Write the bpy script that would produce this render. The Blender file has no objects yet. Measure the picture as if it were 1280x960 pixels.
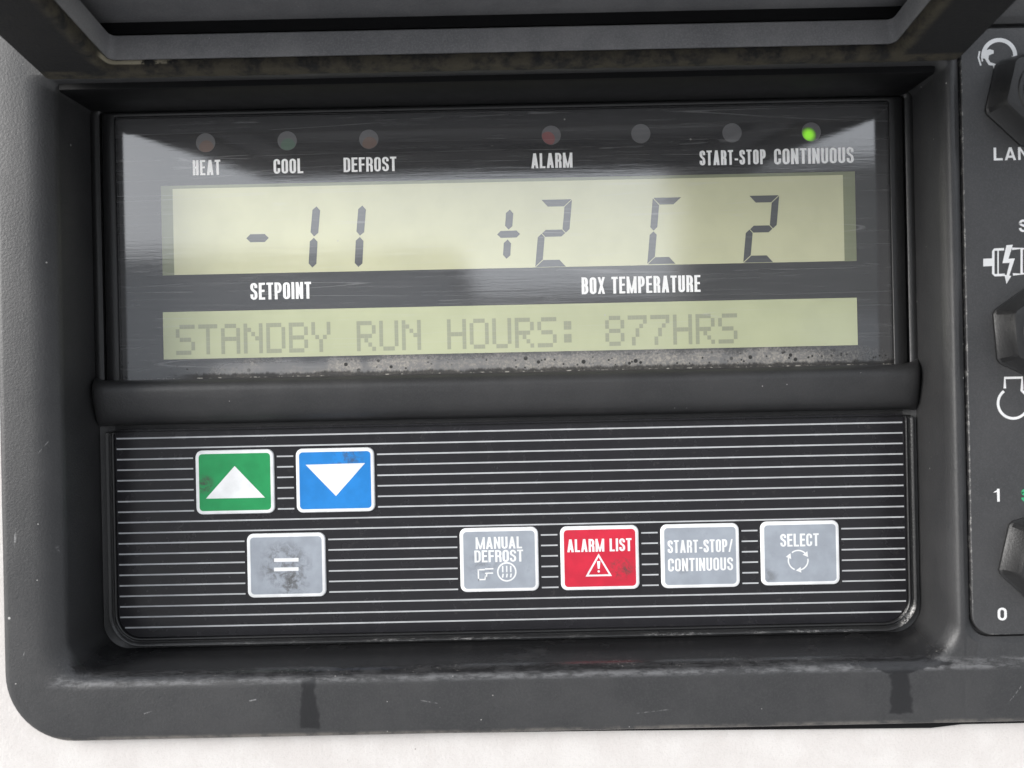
import bpy, bmesh, math, random
from math import sin, cos, pi, radians, sqrt
from mathutils import Vector, noise as mnoise

random.seed(7)
scene = bpy.context.scene
COL = scene.collection

# ------------------------------------------------------------------ camera, sky, sun, exposure
U = 0.0002              # modelling unit of the panel: 0.2 mm
F = 1108.5              # camera distance from the display glass in those units
HEIGHT = 1.45           # height of the panel above the yard
ROLL = radians(1.2)

cam_d = bpy.data.cameras.new('camera')
cam = bpy.data.objects.new('camera', cam_d)
COL.objects.link(cam)
cam_d.sensor_width = 36
cam_d.angle = 2 * math.atan(640 / F)
cam_d.clip_start = 0.004
cam_d.clip_end = 2000
cam.location = (0, -F * U, HEIGHT)
from mathutils import Matrix
cam.matrix_world = Matrix.Translation((0, -F * U, HEIGHT)) @ Matrix.Rotation(pi / 2, 4, 'X') @ Matrix.Rotation(-ROLL, 4, 'Z')
cam_d.dof.use_dof = True
cam_d.dof.focus_distance = F * U
cam_d.dof.aperture_fstop = 20
scene.camera = cam

SUN_EL, SUN_AZ = radians(16), radians(240)     # azimuth clockwise from +Y: behind and left of the camera
world = bpy.data.worlds.new('World')
scene.world = world
world.use_nodes = True
wn = world.node_tree
wn.nodes.clear()
sky = wn.nodes.new('ShaderNodeTexSky')
sky.sky_type = 'NISHITA'
sky.sun_disc = False
sky.sun_elevation = SUN_EL
sky.sun_rotation = SUN_AZ
sky.air_density = 1.0
sky.dust_density = 4.0
hs = wn.nodes.new('ShaderNodeHueSaturation')
hs.inputs['Saturation'].default_value = 0.22
bg = wn.nodes.new('ShaderNodeBackground')
bg.inputs['Strength'].default_value = 0.12
wo = wn.nodes.new('ShaderNodeOutputWorld')
wn.links.new(sky.outputs[0], hs.inputs['Color'])
# thin bright overcast drawn over the clear sky
wtc = wn.nodes.new('ShaderNodeTexCoord')
wno = wn.nodes.new('ShaderNodeTexNoise')
wno.inputs['Scale'].default_value = 2.6
wno.inputs['Detail'].default_value = 5
wn.links.new(wtc.outputs['Generated'], wno.inputs['Vector'])
wcr = wn.nodes.new('ShaderNodeValToRGB')
wcr.color_ramp.elements[0].position, wcr.color_ramp.elements[0].color = 0.3, (5.1, 5.45, 6.0, 1)
wcr.color_ramp.elements[1].position, wcr.color_ramp.elements[1].color = 0.7, (7.7, 8.0, 8.5, 1)
wn.links.new(wno.outputs[0], wcr.inputs[0])
wmx = wn.nodes.new('ShaderNodeMix'); wmx.data_type = 'RGBA'
wmx.inputs[0].default_value = 0.7
wn.links.new(hs.outputs[0], wmx.inputs[6])
wn.links.new(wcr.outputs[0], wmx.inputs[7])
wn.links.new(wmx.outputs[2], bg.inputs['Color'])
wn.links.new(bg.outputs[0], wo.inputs[0])

sun_d = bpy.data.lights.new('sun', 'SUN')
sun = bpy.data.objects.new('sun', sun_d)
COL.objects.link(sun)
sun_d.energy = 2.2
sun_d.angle = radians(34)
sun_d.color = (1.0, 0.98, 0.95)
sdir = Vector((sin(SUN_AZ) * cos(SUN_EL), cos(SUN_AZ) * cos(SUN_EL), sin(SUN_EL)))
sun.rotation_euler = sdir.to_track_quat('Z', 'Y').to_euler()
sun.location = (-3, -6, 8)

scene.view_settings.view_transform = 'Standard'
scene.view_settings.look = 'None'
scene.view_settings.exposure = 1.0
scene.view_settings.gamma = 1.0
scene.render.engine = 'CYCLES'
scene.cycles.max_bounces = 8


# ------------------------------------------------------------------ small helpers
def px(x, y, Y=0.0):
    """photograph pixel -> panel coordinates (X, Z) on the plane at depth Y"""
    dx, dy = x - 640, y - 480
    s = (F + Y) / F
    return ((dx * cos(ROLL) - dy * sin(ROLL)) * s, -(dx * sin(ROLL) + dy * cos(ROLL)) * s)


def tag(o, label=None, cat=None, group=None, kind=None):
    if label: o['label'] = label
    if cat: o['category'] = cat
    if group: o['group'] = group
    if kind: o['kind'] = kind
    return o


def empty(name, loc):
    o = bpy.data.objects.new(name, None)
    o.empty_display_size = 0.02
    COL.objects.link(o)
    o.location = loc
    return o


class MB:
    """collects faces in panel units and links them as one mesh object"""
    def __init__(self):
        self.v, self.f, self.m, self.s = [], [], [], []

    def face(self, pts, mat=0, smooth=False):
        i = len(self.v)
        self.v += [tuple(p) for p in pts]
        self.f.append(list(range(i, i + len(pts))))
        self.m.append(mat); self.s.append(smooth)

    def loft(self, loops, mats=0, cap0=None, cap1=None, flip=False, closed=True):
        n = len(loops[0])
        base = len(self.v)
        for lp in loops: self.v += [tuple(p) for p in lp]
        for k in range(len(loops) - 1):
            m = mats if isinstance(mats, int) else mats[k]
            for i in range(n if closed else n - 1):
                j = (i + 1) % n
                a, b = base + k * n + i, base + k * n + j
                c, d = a + n, b + n
                self.f.append([a, b, d, c] if not flip else [a, c, d, b])
                self.m.append(m); self.s.append(True)
        if cap0 is not None:
            q = [base + i for i in range(n)]
            self.f.append(q[::-1] if not flip else q); self.m.append(cap0); self.s.append(False)
        if cap1 is not None:
            q = [base + (len(loops) - 1) * n + i for i in range(n)]
            self.f.append(q if not flip else q[::-1]); self.m.append(cap1); self.s.append(False)

    def flat(self, pts2, Y, mat=0):
        """flat printed shape facing the camera, outline in (X, Z) any winding"""
        a = sum(pts2[i][0] * pts2[(i + 1) % len(pts2)][1] - pts2[(i + 1) % len(pts2)][0] * pts2[i][1] for i in range(len(pts2)))
        if a < 0: pts2 = pts2[::-1]
        self.face([(p[0], Y, p[1]) for p in pts2], mat)

    def ribbon(self, pts, tx, tz, Y, mat=0, closed=False):
        """stroke with an elliptical pen (tx wide, tz high)"""
        n = len(pts)
        L, R = [], []
        for i in range(n):
            if closed:
                a, b = pts[(i - 1) % n], pts[(i + 1) % n]
            else:
                a, b = pts[max(i - 1, 0)], pts[min(i + 1, n - 1)]
            dx, dz = b[0] - a[0], b[1] - a[1]
            # normal measured in the pen's own space
            ex, ez = dx / tx, dz / tz
            l = sqrt(ex * ex + ez * ez) or 1
            nx, nz = -ez / l, ex / l
            L.append((pts[i][0] + nx * tx / 2, pts[i][1] + nz * tz / 2))
            R.append((pts[i][0] - nx * tx / 2, pts[i][1] - nz * tz / 2))
        for i in range(n if closed else n - 1):
            j = (i + 1) % n
            self.flat([L[i], L[j], R[j], R[i]], Y, mat)

    def box(self, x0, x1, y0, y1, z0, z1, mat=0):
        p = [(x, y, z) for x in (x0, x1) for y in (y0, y1) for z in (z0, z1)]
        for q in ((0, 1, 3, 2), (4, 6, 7, 5), (0, 4, 5, 1), (2, 3, 7, 6), (0, 2, 6, 4), (1, 5, 7, 3)):
            self.face([p[i] for i in q], mat)

    def build(self, name, mats, parent=None, scale=U, sharp=32):
        me = bpy.data.meshes.new(name)
        me.from_pydata([(a * scale, b * scale, c * scale) for a, b, c in self.v], [], self.f)
        for m in (mats if isinstance(mats, (list, tuple)) else [mats]): me.materials.append(m)
        me.polygons.foreach_set('material_index', self.m)
        me.polygons.foreach_set('use_smooth', self.s)
        bm = bmesh.new(); bm.from_mesh(me)
        bmesh.ops.remove_doubles(bm, verts=bm.verts, dist=1e-7)
        bm.to_mesh(me); bm.free()
        flags = [p.use_smooth for p in me.polygons]
        me.set_sharp_from_angle(angle=radians(sharp))
        me.polygons.foreach_set('use_smooth', flags)
        me.update()
        o = bpy.data.objects.new(name, me)
        COL.objects.link(o)
        if parent: o.parent = parent
        return o


def rr(x0, x1, z0, z1, r, n=14):
    """rounded rectangle, counter-clockwise from the camera; r one radius or (bl, br, tr, tl)"""
    if not isinstance(r, (tuple, list)): r = (r,) * 4
    r = [max(q, 0.02) for q in r]
    out = []
    for (cx, cz, q, a0) in ((x0 + r[0], z0 + r[0], r[0], pi), (x1 - r[1], z0 + r[1], r[1], 1.5 * pi),
                            (x1 - r[2], z1 - r[2], r[2], 0), (x0 + r[3], z1 - r[3], r[3], pi / 2)):
        for i in range(n + 1):
            a = a0 + i * (pi / 2) / n
            out.append((cx + q * cos(a), cz + q * sin(a)))
    return out


def atY(loop, Y): return [(p[0], Y, p[1]) for p in loop]


def arc(cx, cz, rx, a0, a1, n=24, rz=None):
    rz = rx if rz is None else rz
    return [(cx + rx * cos(radians(a0 + (a1 - a0) * i / n)), cz + rz * sin(radians(a0 + (a1 - a0) * i / n))) for i in range(n + 1)]


# ------------------------------------------------------------------ materials
class NT:
    def __init__(self, name):
        self.mat = bpy.data.materials.new(name)
        self.mat.use_nodes = True
        self.t = self.mat.node_tree
        self.t.nodes.clear()
        self.out = self.t.nodes.new('ShaderNodeOutputMaterial')
        self.b = self.t.nodes.new('ShaderNodeBsdfPrincipled')
        self.t.links.new(self.b.outputs[0], self.out.inputs[0])
        tc = self.t.nodes.new('ShaderNodeTexCoord')
        vm = self.t.nodes.new('ShaderNodeVectorMath'); vm.operation = 'SCALE'
        vm.inputs['Scale'].default_value = 1 / U
        self.t.links.new(tc.outputs['Object'], vm.inputs[0])
        self.co = vm.outputs[0]                       # object coordinates in panel units
        sx = self.t.nodes.new('ShaderNodeSeparateXYZ')
        self.t.links.new(self.co, sx.inputs[0])
        self.x, self.y, self.z = sx.outputs
        self.co_m = tc.outputs['Object']

    def put(self, sock, v):
        if hasattr(v, 'is_linked') or isinstance(v, bpy.types.NodeSocket): self.t.links.new(v, sock)
        elif isinstance(v, (tuple, list)) and len(v) == 3 and sock.type == 'RGBA': sock.default_value = (*v, 1)
        else: sock.default_value = v

    def m(self, op, a, b=0.5, clamp=False):
        n = self.t.nodes.new('ShaderNodeMath'); n.operation = op; n.use_clamp = clamp
        self.put(n.inputs[0], a); self.put(n.inputs[1], b)
        return n.outputs[0]

    def step(self, v, a, b, lo=0.0, hi=1.0):
        n = self.t.nodes.new('ShaderNodeMapRange'); n.interpolation_type = 'SMOOTHSTEP'
        self.put(n.inputs[0], v)
        if a > b: a, b, lo, hi = b, a, hi, lo
        for i, q in enumerate((a, b, lo, hi)): n.inputs[i + 1].default_value = q
        return n.outputs[0]

    def warp(self, sx=1, sy=1, sz=1):
        n = self.t.nodes.new('ShaderNodeMapping')
        self.put(n.inputs[0], self.co); n.inputs['Scale'].default_value = (sx, sy, sz)
        return n.outputs[0]

    def noise(self, scale, detail=3, rough=0.55, vec=None, dist=0.0):
        n = self.t.nodes.new('ShaderNodeTexNoise')
        self.put(n.inputs['Vector'], self.co if vec is None else vec)
        n.inputs['Scale'].default_value = scale; n.inputs['Detail'].default_value = detail
        n.inputs['Roughness'].default_value = rough; n.inputs['Distortion'].default_value = dist
        return n.outputs[0]

    def specks(self, cell, size, keep, vec=None):
        """sparse round specks: cell size, radius as a share of the cell, share of cells kept"""
        n = self.t.nodes.new('ShaderNodeTexVoronoi')
        self.put(n.inputs['Vector'], self.co if vec is None else vec)
        n.inputs['Scale'].default_value = 1 / cell
        sc = self.t.nodes.new('ShaderNodeSeparateColor'); self.t.links.new(n.outputs['Color'], sc.inputs[0])
        on = self.m('LESS_THAN', sc.outputs[0], keep)
        rad = self.m('MULTIPLY', sc.outputs[1], size)
        d = self.m('SUBTRACT', rad, n.outputs['Distance'])
        return self.m('MULTIPLY', on, self.step(d, 0.0, size * 0.25))

    def mix(self, f, a, b):
        n = self.t.nodes.new('ShaderNodeMix'); n.data_type = 'RGBA'
        self.put(n.inputs[0], f); self.put(n.inputs[6], a); self.put(n.inputs[7], b)
        return n.outputs[2]

    def lerp(self, f, a, b):
        n = self.t.nodes.new('ShaderNodeMix'); n.data_type = 'FLOAT'
        self.put(n.inputs[0], f); self.put(n.inputs[2], a); self.put(n.inputs[3], b)
        return n.outputs[0]

    def bump(self, h, strength, dist, prev=None):
        n = self.t.nodes.new('ShaderNodeBump')
        self.put(n.inputs['Height'], h); n.inputs['Strength'].default_value = strength
        n.inputs['Distance'].default_value = dist
        if prev is not None: self.t.links.new(prev, n.inputs['Normal'])
        return n.outputs[0]

    def set(self, **k):
        for a, v in k.items(): self.put(self.b.inputs[a.replace('_', ' ')], v)
        return self


def mul(N, *a):
    r = a[0]
    for q in a[1:]: r = N.m('MULTIPLY', r, q)
    return r


def plastic(name, base=0.045, rough=0.5, wet=False, speck=1.0, dust=0.5, wear=None):
    N = NT(name)
    big = N.noise(0.012, 4, 0.6)
    mid = N.noise(0.06, 5, 0.65)
    c0 = tuple(base * q for q in (0.96, 0.97, 1.02))
    c1 = tuple(base * q for q in (1.75, 1.72, 1.75))
    col = N.mix(N.m('MULTIPLY', N.step(big, 0.35, 0.7), dust), c0, c1)
    col = N.mix(N.m('MULTIPLY', N.step(mid, 0.5, 0.75), 0.22 * dust), col, tuple(base * 2.0 for _ in range(3)))
    salt = N.step(N.noise(0.55, 3, 0.75), 0.42, 0.68)
    col = N.mix(N.m('MULTIPLY', salt, 0.4), col, tuple(base * 2.0 for _ in range(3)))
    # fine scratches and rub marks
    scr = N.step(N.noise(0.05, 6, 0.7, N.warp(1.0, 1.0, 3.5), 1.2), 0.68, 0.74)
    col = N.mix(N.m('MULTIPLY', scr, 0.3 * dust), col, (0.16, 0.16, 0.165))
    sp = N.m('ADD', N.specks(15, 0.075, 0.3 * speck), N.specks(52, 0.045, 0.7 * speck), True)
    col = N.mix(N.m('MULTIPLY', sp, 0.75), col, (0.5, 0.49, 0.47))
    r = N.lerp(mid, rough - 0.06, rough + 0.1)
    if wet:
        r, col = wet(N, r, col)
    if wear: col = wear(N, col)
    fine = N.noise(0.42, 2, 0.6)
    leather = N.noise(0.32, 2, 0.5)
    nb = N.bump(fine, 0.5, 0.5 * U)
    nb = N.bump(leather, 0.28, 0.7 * U, nb)
    N.set(Base_Color=col, Roughness=r, Normal=nb, IOR=1.5)
    return N.mat


def housing_wet(N, r, col):
    """water and dried lime on the lower ledge, two dark drips on the bottom rim"""
    wob = N.m('SUBTRACT', N.noise(0.09, 4), 0.5)
    def drip(xc, w, zt, zb):
        d = N.m('ABSOLUTE', N.m('ADD', N.m('SUBTRACT', N.x, xc), N.m('MULTIPLY', wob, 12)))
        wide = N.m('ADD', w, N.m('MULTIPLY', N.step(N.z, zt, zb), 4.0))
        a = N.step(N.m('SUBTRACT', wide, d), -1.0, 4.0)
        zz = N.m('ADD', N.z, N.m('MULTIPLY', wob, 8))
        return mul(N, a, N.step(zz, zb - 1.5, zb + 1.5), N.step(zz, zt + 3, zt - 3))
    front = N.step(N.y, -96, -104)
    dr = N.m('ADD', drip(-236, 9, -328, -384), drip(430, 11, -326, -380), True)
    # the puddle that feeds the right drip
    pud = N.step(N.m('SUBTRACT', N.m('ADD', N.m('SUBTRACT', 66.0, N.m('ABSOLUTE', N.m('SUBTRACT', N.x, 432))), N.m('MULTIPLY', wob, 60)), N.m('MULTIPLY', N.m('ABSOLUTE', N.m('ADD', N.z, 325)), 5.5)), 0, 10)
    dr = N.m('MAXIMUM', dr, pud)
    dr = N.m('MULTIPLY', dr, front)
    def scuff(xc, zc, ln, wd, ang, amt):
        dx, dz = N.m('SUBTRACT', N.x, xc), N.m('SUBTRACT', N.z, zc)
        u = N.m('ADD', N.m('MULTIPLY', dx, cos(ang)), N.m('MULTIPLY', dz, sin(ang)))
        v = N.m('SUBTRACT', N.m('MULTIPLY', dz, cos(ang)), N.m('MULTIPLY', dx, sin(ang)))
        e = mul(N, N.step(N.m('ABSOLUTE', u), ln, ln * .6), N.step(N.m('ABSOLUTE', v), wd, wd * .3), front)
        return mul(N, e, N.step(N.noise(0.25, 4, 0.75, N.warp(1, 1, .4)), 0.45, 0.6), amt)
    for a in ((-515, -182, 11, 3, -1.1, .8), (-563, -160, 14, 1.5, 1.55, .7), (-548, 150, 7, .8, 1.4, .6), (-530, -60, 10, .7, .9, .5), (-420, -362, 9, .8, .3, .5),
              (150, -372, 22, .8, .1, .35), (-100, -356, 12, .7, -.2, .4), (560, -360, 16, .8, .9, .5), (-555, -290, 9, .8, 1.2, .5), (-300, -350, 6, 1, .2, .6)):
        col = N.mix(scuff(*a), col, (0.32, 0.32, 0.32))
    # sky highlight painted on the rolled edge of the ledge
    roll_shine = mul(N, N.step(N.x, -536, -515), N.step(N.z, -316, -321), N.step(N.z, -334, -329), N.step(N.y, -90, -98))
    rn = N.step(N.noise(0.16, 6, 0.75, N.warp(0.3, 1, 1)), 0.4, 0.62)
    col = N.mix(mul(N, roll_shine, rn, 0.6), col, (0.17, 0.17, 0.175))
    edge = mul(N, N.step(N.z, -386, -391), N.step(N.noise(0.03, 5, 0.7), 0.38, 0.62))  # bounce from the white panel painted along the outer bottom edge
    col = N.mix(N.m('MULTIPLY', edge, 0.6), col, (0.22, 0.20, 0.175))
    col = N.mix(N.m('MULTIPLY', dr, 0.88), col, (0.006, 0.006, 0.007))
    r = N.lerp(dr, r, 0.34)
    ledge = mul(N, N.step(N.z, -300, -314), N.step(N.y, -108.5, -104), N.step(N.y, 6, -2))
    wet = N.m('MULTIPLY', ledge, N.step(N.noise(0.011, 3, 0.6), 0.26, 0.42))
    r = N.lerp(wet, r, 0.24)
    col = N.mix(N.m('MULTIPLY', wet, 0.75), col, (0.012, 0.012, 0.013))
    lime = mul(N, ledge, N.step(N.noise(0.5, 3, 0.7, N.warp(0.6, 1, 1)), 0.6, 0.72), N.step(N.noise(0.016, 3, 0.6), 0.52, 0.62))
    col = N.mix(N.m('MULTIPLY', lime, 0.5), col, (0.36, 0.34, 0.32))
    return r, col


def simple(name, color, rough=0.5, var=0.12, scale=0.08, metallic=0.0, **k):
    N = NT(name)
    v = N.noise(scale, 4)
    col = N.mix(N.step(v, 0.3, 0.7), tuple(c * (1 - var) for c in color), tuple(min(c * (1 + var), 1) for c in color))
    N.set(Base_Color=col, Roughness=N.lerp(v, rough * 0.85, min(rough * 1.15, 1)), Metallic=metallic, **k)
    return N.mat


GLASS_IOR = 2.55


def behind_glass(name, color, dirt=False, emit=None, var=0.04, emit_at=None, ior=GLASS_IOR):
    """surfaces seen through / printed behind the scratched clear cover: base colour under a clear gloss coat"""
    N = NT(name)
    v = N.noise(0.02, 3)
    col = N.mix(N.step(v, 0.3, 0.7), tuple(c * (1 - var) for c in color), tuple(min(c * (1 + var), 1) for c in color))
    # haze of micro scratches and dust, strokes along X
    st = N.noise(0.03, 5, 0.7, N.warp(0.35, 1, 9.0))
    haze = N.m('ADD', 0.045, N.m('MULTIPLY', N.step(st, 0.42, 0.72), 0.045))
    def hair(scale, sx, sz, w, lo, hi, rot=0.0):
        mp = N.t.nodes.new('ShaderNodeMapping'); N.put(mp.inputs[0], N.co)
        mp.inputs['Rotation'].default_value = (0, rot, 0); mp.inputs['Scale'].default_value = (sx, 1, sz)
        v_ = N.noise(scale, 1, 0.4, mp.outputs[0])
        line_ = N.step(N.m('ABSOLUTE', N.m('SUBTRACT', v_, 0.5)), w, 0.0)
        return N.m('MULTIPLY', line_, N.step(N.noise(0.013, 2, 0.5), lo, hi))
    scr = N.m('MAXIMUM', hair(0.02, 0.06, 2.5, 0.008, 0.52, 0.66), N.m('MAXIMUM', hair(0.014, 0.05, 2.2, 0.004, 0.56, 0.44, 0.45), hair(0.016, 0.06, 2.0, 0.004, 0.56, 0.68, 0.16)))
    haze = N.m('ADD', haze, N.m('MULTIPLY', scr, 0.16))
    col = N.mix(haze, col, (0.6, 0.6, 0.6))
    sp = N.m('ADD', N.specks(20, 0.045, 0.2), N.specks(55, 0.03, 0.5), True)
    col = N.mix(N.m('MULTIPLY', sp, 0.5), col, (0.5, 0.48, 0.44))
    rough = N.m('ADD', 0.035, N.m('MULTIPLY', st, 0.05))
    clear = 1.0
    if dirt:
        wob = N.m('MULTIPLY', N.m('SUBTRACT', N.noise(0.03, 4), 0.5), 16)
        zz = N.m('ADD', N.z, wob)
        band = mul(N, N.step(zz, 44, 27), N.step(N.x, -420, -330), N.step(N.m('ADD', N.x, N.m('MULTIPLY', wob, 6)), 480, 330))
        grain = N.step(N.noise(0.34, 5, 0.85), 0.46, 0.6)
        patch = N.step(N.m('ADD', N.noise(0.018, 3, 0.6), N.m('MULTIPLY', N.x, 0.0003)), 0.30, 0.52)
        d = mul(N, band, patch, N.m('ADD', 0.22, N.m('MULTIPLY', grain, 0.75)))
        col = N.mix(d, col, (0.40, 0.37, 0.325))
        spat = mul(N, N.step(N.z, 75, 38), N.step(N.x, -150, 60), N.step(N.x, 400, 300), N.specks(5, 0.3, 0.3))
        col = N.mix(N.m('MULTIPLY', spat, 0.5), col, (0.4, 0.37, 0.31))
        drops = mul(N, N.step(N.z, 40, 30), N.m('MAXIMUM', N.specks(8, 0.38, 0.4), N.specks(4, 0.4, 0.4)), patch)
        wl = N.m('ADD', N.z, N.m('MULTIPLY', N.m('SUBTRACT', N.noise(0.12, 5, 0.7, N.warp(0.6, 1, 0.2)), 0.5), 14))
        low = mul(N, N.step(wl, 22, 18), N.step(N.x, -440, -380))
        col = N.mix(N.m('MAXIMUM', drops, N.m('MULTIPLY', low, 0.8)), col, (0.015, 0.014, 0.013))
        salt = mul(N, N.step(N.z, 16.5, 15.2), N.step(N.noise(0.12, 4, 0.7), 0.53, 0.6))
        col = N.mix(N.m('MULTIPLY', salt, 0.8), col, (0.5, 0.48, 0.43))
        rough = N.m('ADD', rough, N.m('MULTIPLY', band, 0.3))
        clear = N.m('SUBTRACT', 1.0, N.m('MULTIPLY', N.m('MAXIMUM', N.m('MAXIMUM', d, drops), low), 0.85))
    nb = N.bump(st, 0.12, 0.25 * U)
    N.set(Base_Color=col, Roughness=0.6, IOR=1.4, Coat_Weight=clear, Coat_IOR=ior, Coat_Roughness=rough, Coat_Normal=nb)
    if emit:
        ex, ez = emit_at
        dx, dz = N.m('SUBTRACT', N.x, ex), N.m('SUBTRACT', N.z, ez)
        dd = N.m('SQRT', N.m('ADD', N.m('MULTIPLY', dx, dx), N.m('MULTIPLY', dz, dz)))
        N.set(Emission_Color=emit, Emission_Strength=N.step(dd, 11.0, 2.5, 0.0, 0.9))
    return N.mat


def keypad_mat(name, color, rough=0.36, smudge=None, amount=0.7, wear=0.2):
    N = NT(name)
    v = N.noise(0.05, 4)
    col = N.mix(N.step(v, 0.3, 0.7), tuple(c * 0.92 for c in color), tuple(min(c * 1.07, 1) for c in color))
    grime = N.step(N.noise(0.09, 5, 0.7), 0.6, 0.72)
    col = N.mix(N.m('MULTIPLY', grime, wear), col, (0.09, 0.085, 0.08))
    if smudge:
        for (cx, cz, rad) in smudge:
            dx = N.m('SUBTRACT', N.x, cx); dz = N.m('SUBTRACT', N.z, cz)
            d = N.m('SQRT', N.m('ADD', N.m('MULTIPLY', dx, dx), N.m('MULTIPLY', dz, dz)))
            near = N.step(d, rad * 1.25, rad * 0.45)
            g = N.step(N.noise(0.09, 7, 0.72, None, 0.6), 0.42, 0.64)
            col = N.mix(mul(N, near, g, amount), col, (0.06, 0.055, 0.05))
    sp = N.specks(14, 0.07, 0.22)
    col = N.mix(N.m('MULTIPLY', sp, 0.5), col, (0.05, 0.05, 0.05))
    fine = N.noise(0.5, 2)
    N.set(Base_Color=col, Roughness=N.lerp(v, rough - 0.05, rough + 0.12), Normal=N.bump(fine, 0.1, 0.25 * U), IOR=1.45)
    return N.mat


def plate_wear(N, col):
    e = N.m('MAXIMUM', N.step(N.x, 515.6, 514.9), mul(N, N.step(N.z, -292.9, -293.6), 1.0))
    e = N.m('MULTIPLY', e, N.step(N.noise(0.16, 5, 0.8), 0.52, 0.6))
    return N.mix(N.m('MULTIPLY', e, 0.4), col, (0.42, 0.41, 0.39))


M = {}
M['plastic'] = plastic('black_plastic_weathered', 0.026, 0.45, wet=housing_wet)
M['lid_plastic'] = plastic('black_plastic_lid', 0.09, 0.5)
M['frame_plastic'] = plastic('grey_plastic_lid_frame', 0.17, 0.5)
M['plate'] = plastic('black_switch_plate', 0.036, 0.5, speck=0.5, dust=0.4, wear=plate_wear)
M['knob'] = plastic('black_rubber_knob', 0.011, 0.42, speck=0.3, dust=0.3)
M['bezel'] = plastic('black_bezel', 0.012, 0.35, speck=0.6, dust=0.4)


def lip_salt(N, col):
    dx, dz = N.m('SUBTRACT', N.x, 496), N.m('ADD', N.z, 306)
    d = N.m('SQRT', N.m('ADD', N.m('MULTIPLY', dx, dx), N.m('MULTIPLY', dz, dz)))
    e = mul(N, N.step(d, 24, 14), N.step(N.noise(0.4, 3, 0.7), 0.46, 0.56))
    line_ = mul(N, N.step(N.z, -312.5, -314), N.step(N.z, -318, -316), N.step(N.noise(0.3, 4, 0.8, N.warp(.5, 1, 1)), 0.5, 0.6), N.step(N.noise(0.01, 2), 0.42, 0.6), 0.5)
    return N.mix(N.m('MULTIPLY', N.m('MAXIMUM', e, line_), 0.75), col, (0.42, 0.41, 0.40))


M['lip'] = plastic('black_lip', 0.014, 0.28, speck=0.8, dust=0.5, wear=lip_salt)


def white_paint():
    N = NT('offwhite_painted_metal')
    v = N.noise(0.02, 5, 0.6)
    col = N.mix(N.step(v, 0.35, 0.7), (0.57, 0.54, 0.52), (0.62, 0.595, 0.575))
    dirt = N.step(N.noise(0.07, 6, 0.7), 0.62, 0.78)
    col = N.mix(N.m('MULTIPLY', dirt, 0.25), col, (0.55, 0.47, 0.42))
    col = N.mix(N.m('MULTIPLY', N.specks(40, 0.04, 0.3), 0.8), col, (0.15, 0.12, 0.1))
    gr = N.noise(0.6, 3, 0.7)
    col = N.mix(N.m('MULTIPLY', N.step(gr, 0.5, 0.72), 0.3), col, (0.40, 0.37, 0.345))
    h = N.noise(0.22, 3, 0.6)
    nb = N.bump(gr, 0.4, 0.5 * U)
    N.set(Base_Color=col, Roughness=0.4, Normal=N.bump(h, 0.5, 1.0 * U, nb))
    return N.mat


M['white_paint'] = white_paint()


def foam_mat():
    N = NT('dirty_foam_gasket')
    n1 = N.noise(0.05, 5, 0.7)
    n2 = N.noise(0.3, 4, 0.7)
    ax = N.m('ABSOLUTE', N.m('ADD', N.x, 3.5))
    inner = N.m('MAXIMUM', mul(N, N.step(ax, 448, 438), N.step(N.y, -400, -250)), N.step(N.y, -136, -131))
    worn = mul(N, inner, N.step(n1, 0.34, 0.6))
    col = N.mix(worn, (0.005, 0.005, 0.0055), (0.042, 0.036, 0.024))
    pale = mul(N, inner, N.step(N.z, 360.6, 362.5), N.step(N.z, 368, 366), N.step(N.y, -160, -145), N.step(N.x, -350, -400), N.step(n1, 0.42, 0.5), 0.8)
    col = N.mix(pale, col, (0.42, 0.38, 0.28))
    col = N.mix(mul(N, N.step(n1, 0.62, 0.72), N.step(n2, 0.5, 0.6), 0.5), col, (0.06, 0.05, 0.034))
    N.set(Base_Color=col, Roughness=0.9, Normal=N.bump(n2, 0.8, 1.2 * U))
    return N.mat


M['foam'] = foam_mat()
M['rubber_and_shade'] = simple('black_rubber_and_shade', (0.003, 0.003, 0.0035), 0.55, IOR=1.3)  # the housing seal, and the black strips added as shade
M['window'] = behind_glass('black_printed_window', (0.008, 0.008, 0.010), dirt=True)
M['print'] = behind_glass('white_window_print', (0.95, 0.95, 0.94), ior=1.5)
M['lcd'] = behind_glass('lcd_yellow_green', (0.60, 0.60, 0.375), dirt=True)
M['lcd_low'] = behind_glass('lcd_green', (0.50, 0.53, 0.315), dirt=True)
M['lcd_edge'] = behind_glass('lcd_edge_green', (0.20, 0.22, 0.12))
M['seg'] = behind_glass('lcd_dark_segment', (0.045, 0.05, 0.055))
M['dot'] = behind_glass('lcd_faint_dot', (0.315, 0.335, 0.22), dirt=True)
M['lens'] = behind_glass('lamp_lens_clear', (0.13, 0.13, 0.135))
M['led_red'] = behind_glass('led_dull_red', (0.17, 0.115, 0.095))
M['led_alarm'] = behind_glass('led_alarm_red', (0.26, 0.09, 0.09))
M['led_green'] = behind_glass('led_dull_green', (0.10, 0.16, 0.12))
M['led_lit'] = behind_glass('led_lit_green', (0.10, 0.14, 0.06), emit=(0.14, 0.45, 0.004), emit_at=(px(1008, 171)[0], px(1008, 171)[1]))
M['pad'] = keypad_mat('keypad_film', (0.013, 0.0125, 0.015), 0.22)
M['line'] = keypad_mat('keypad_line', (0.47, 0.48, 0.495), 0.35)
M['key_white'] = keypad_mat('key_white_print', (0.78, 0.79, 0.80), 0.38, wear=0.05)
M['plate_print'] = simple('white_plate_print', (0.72, 0.72, 0.72), 0.5, 0.05)
M['plate_green'] = simple('green_plate_print', (0.03, 0.36, 0.16), 0.5, 0.05)

# ------------------------------------------------------------------ lettering: condensed stroke letters


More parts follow.
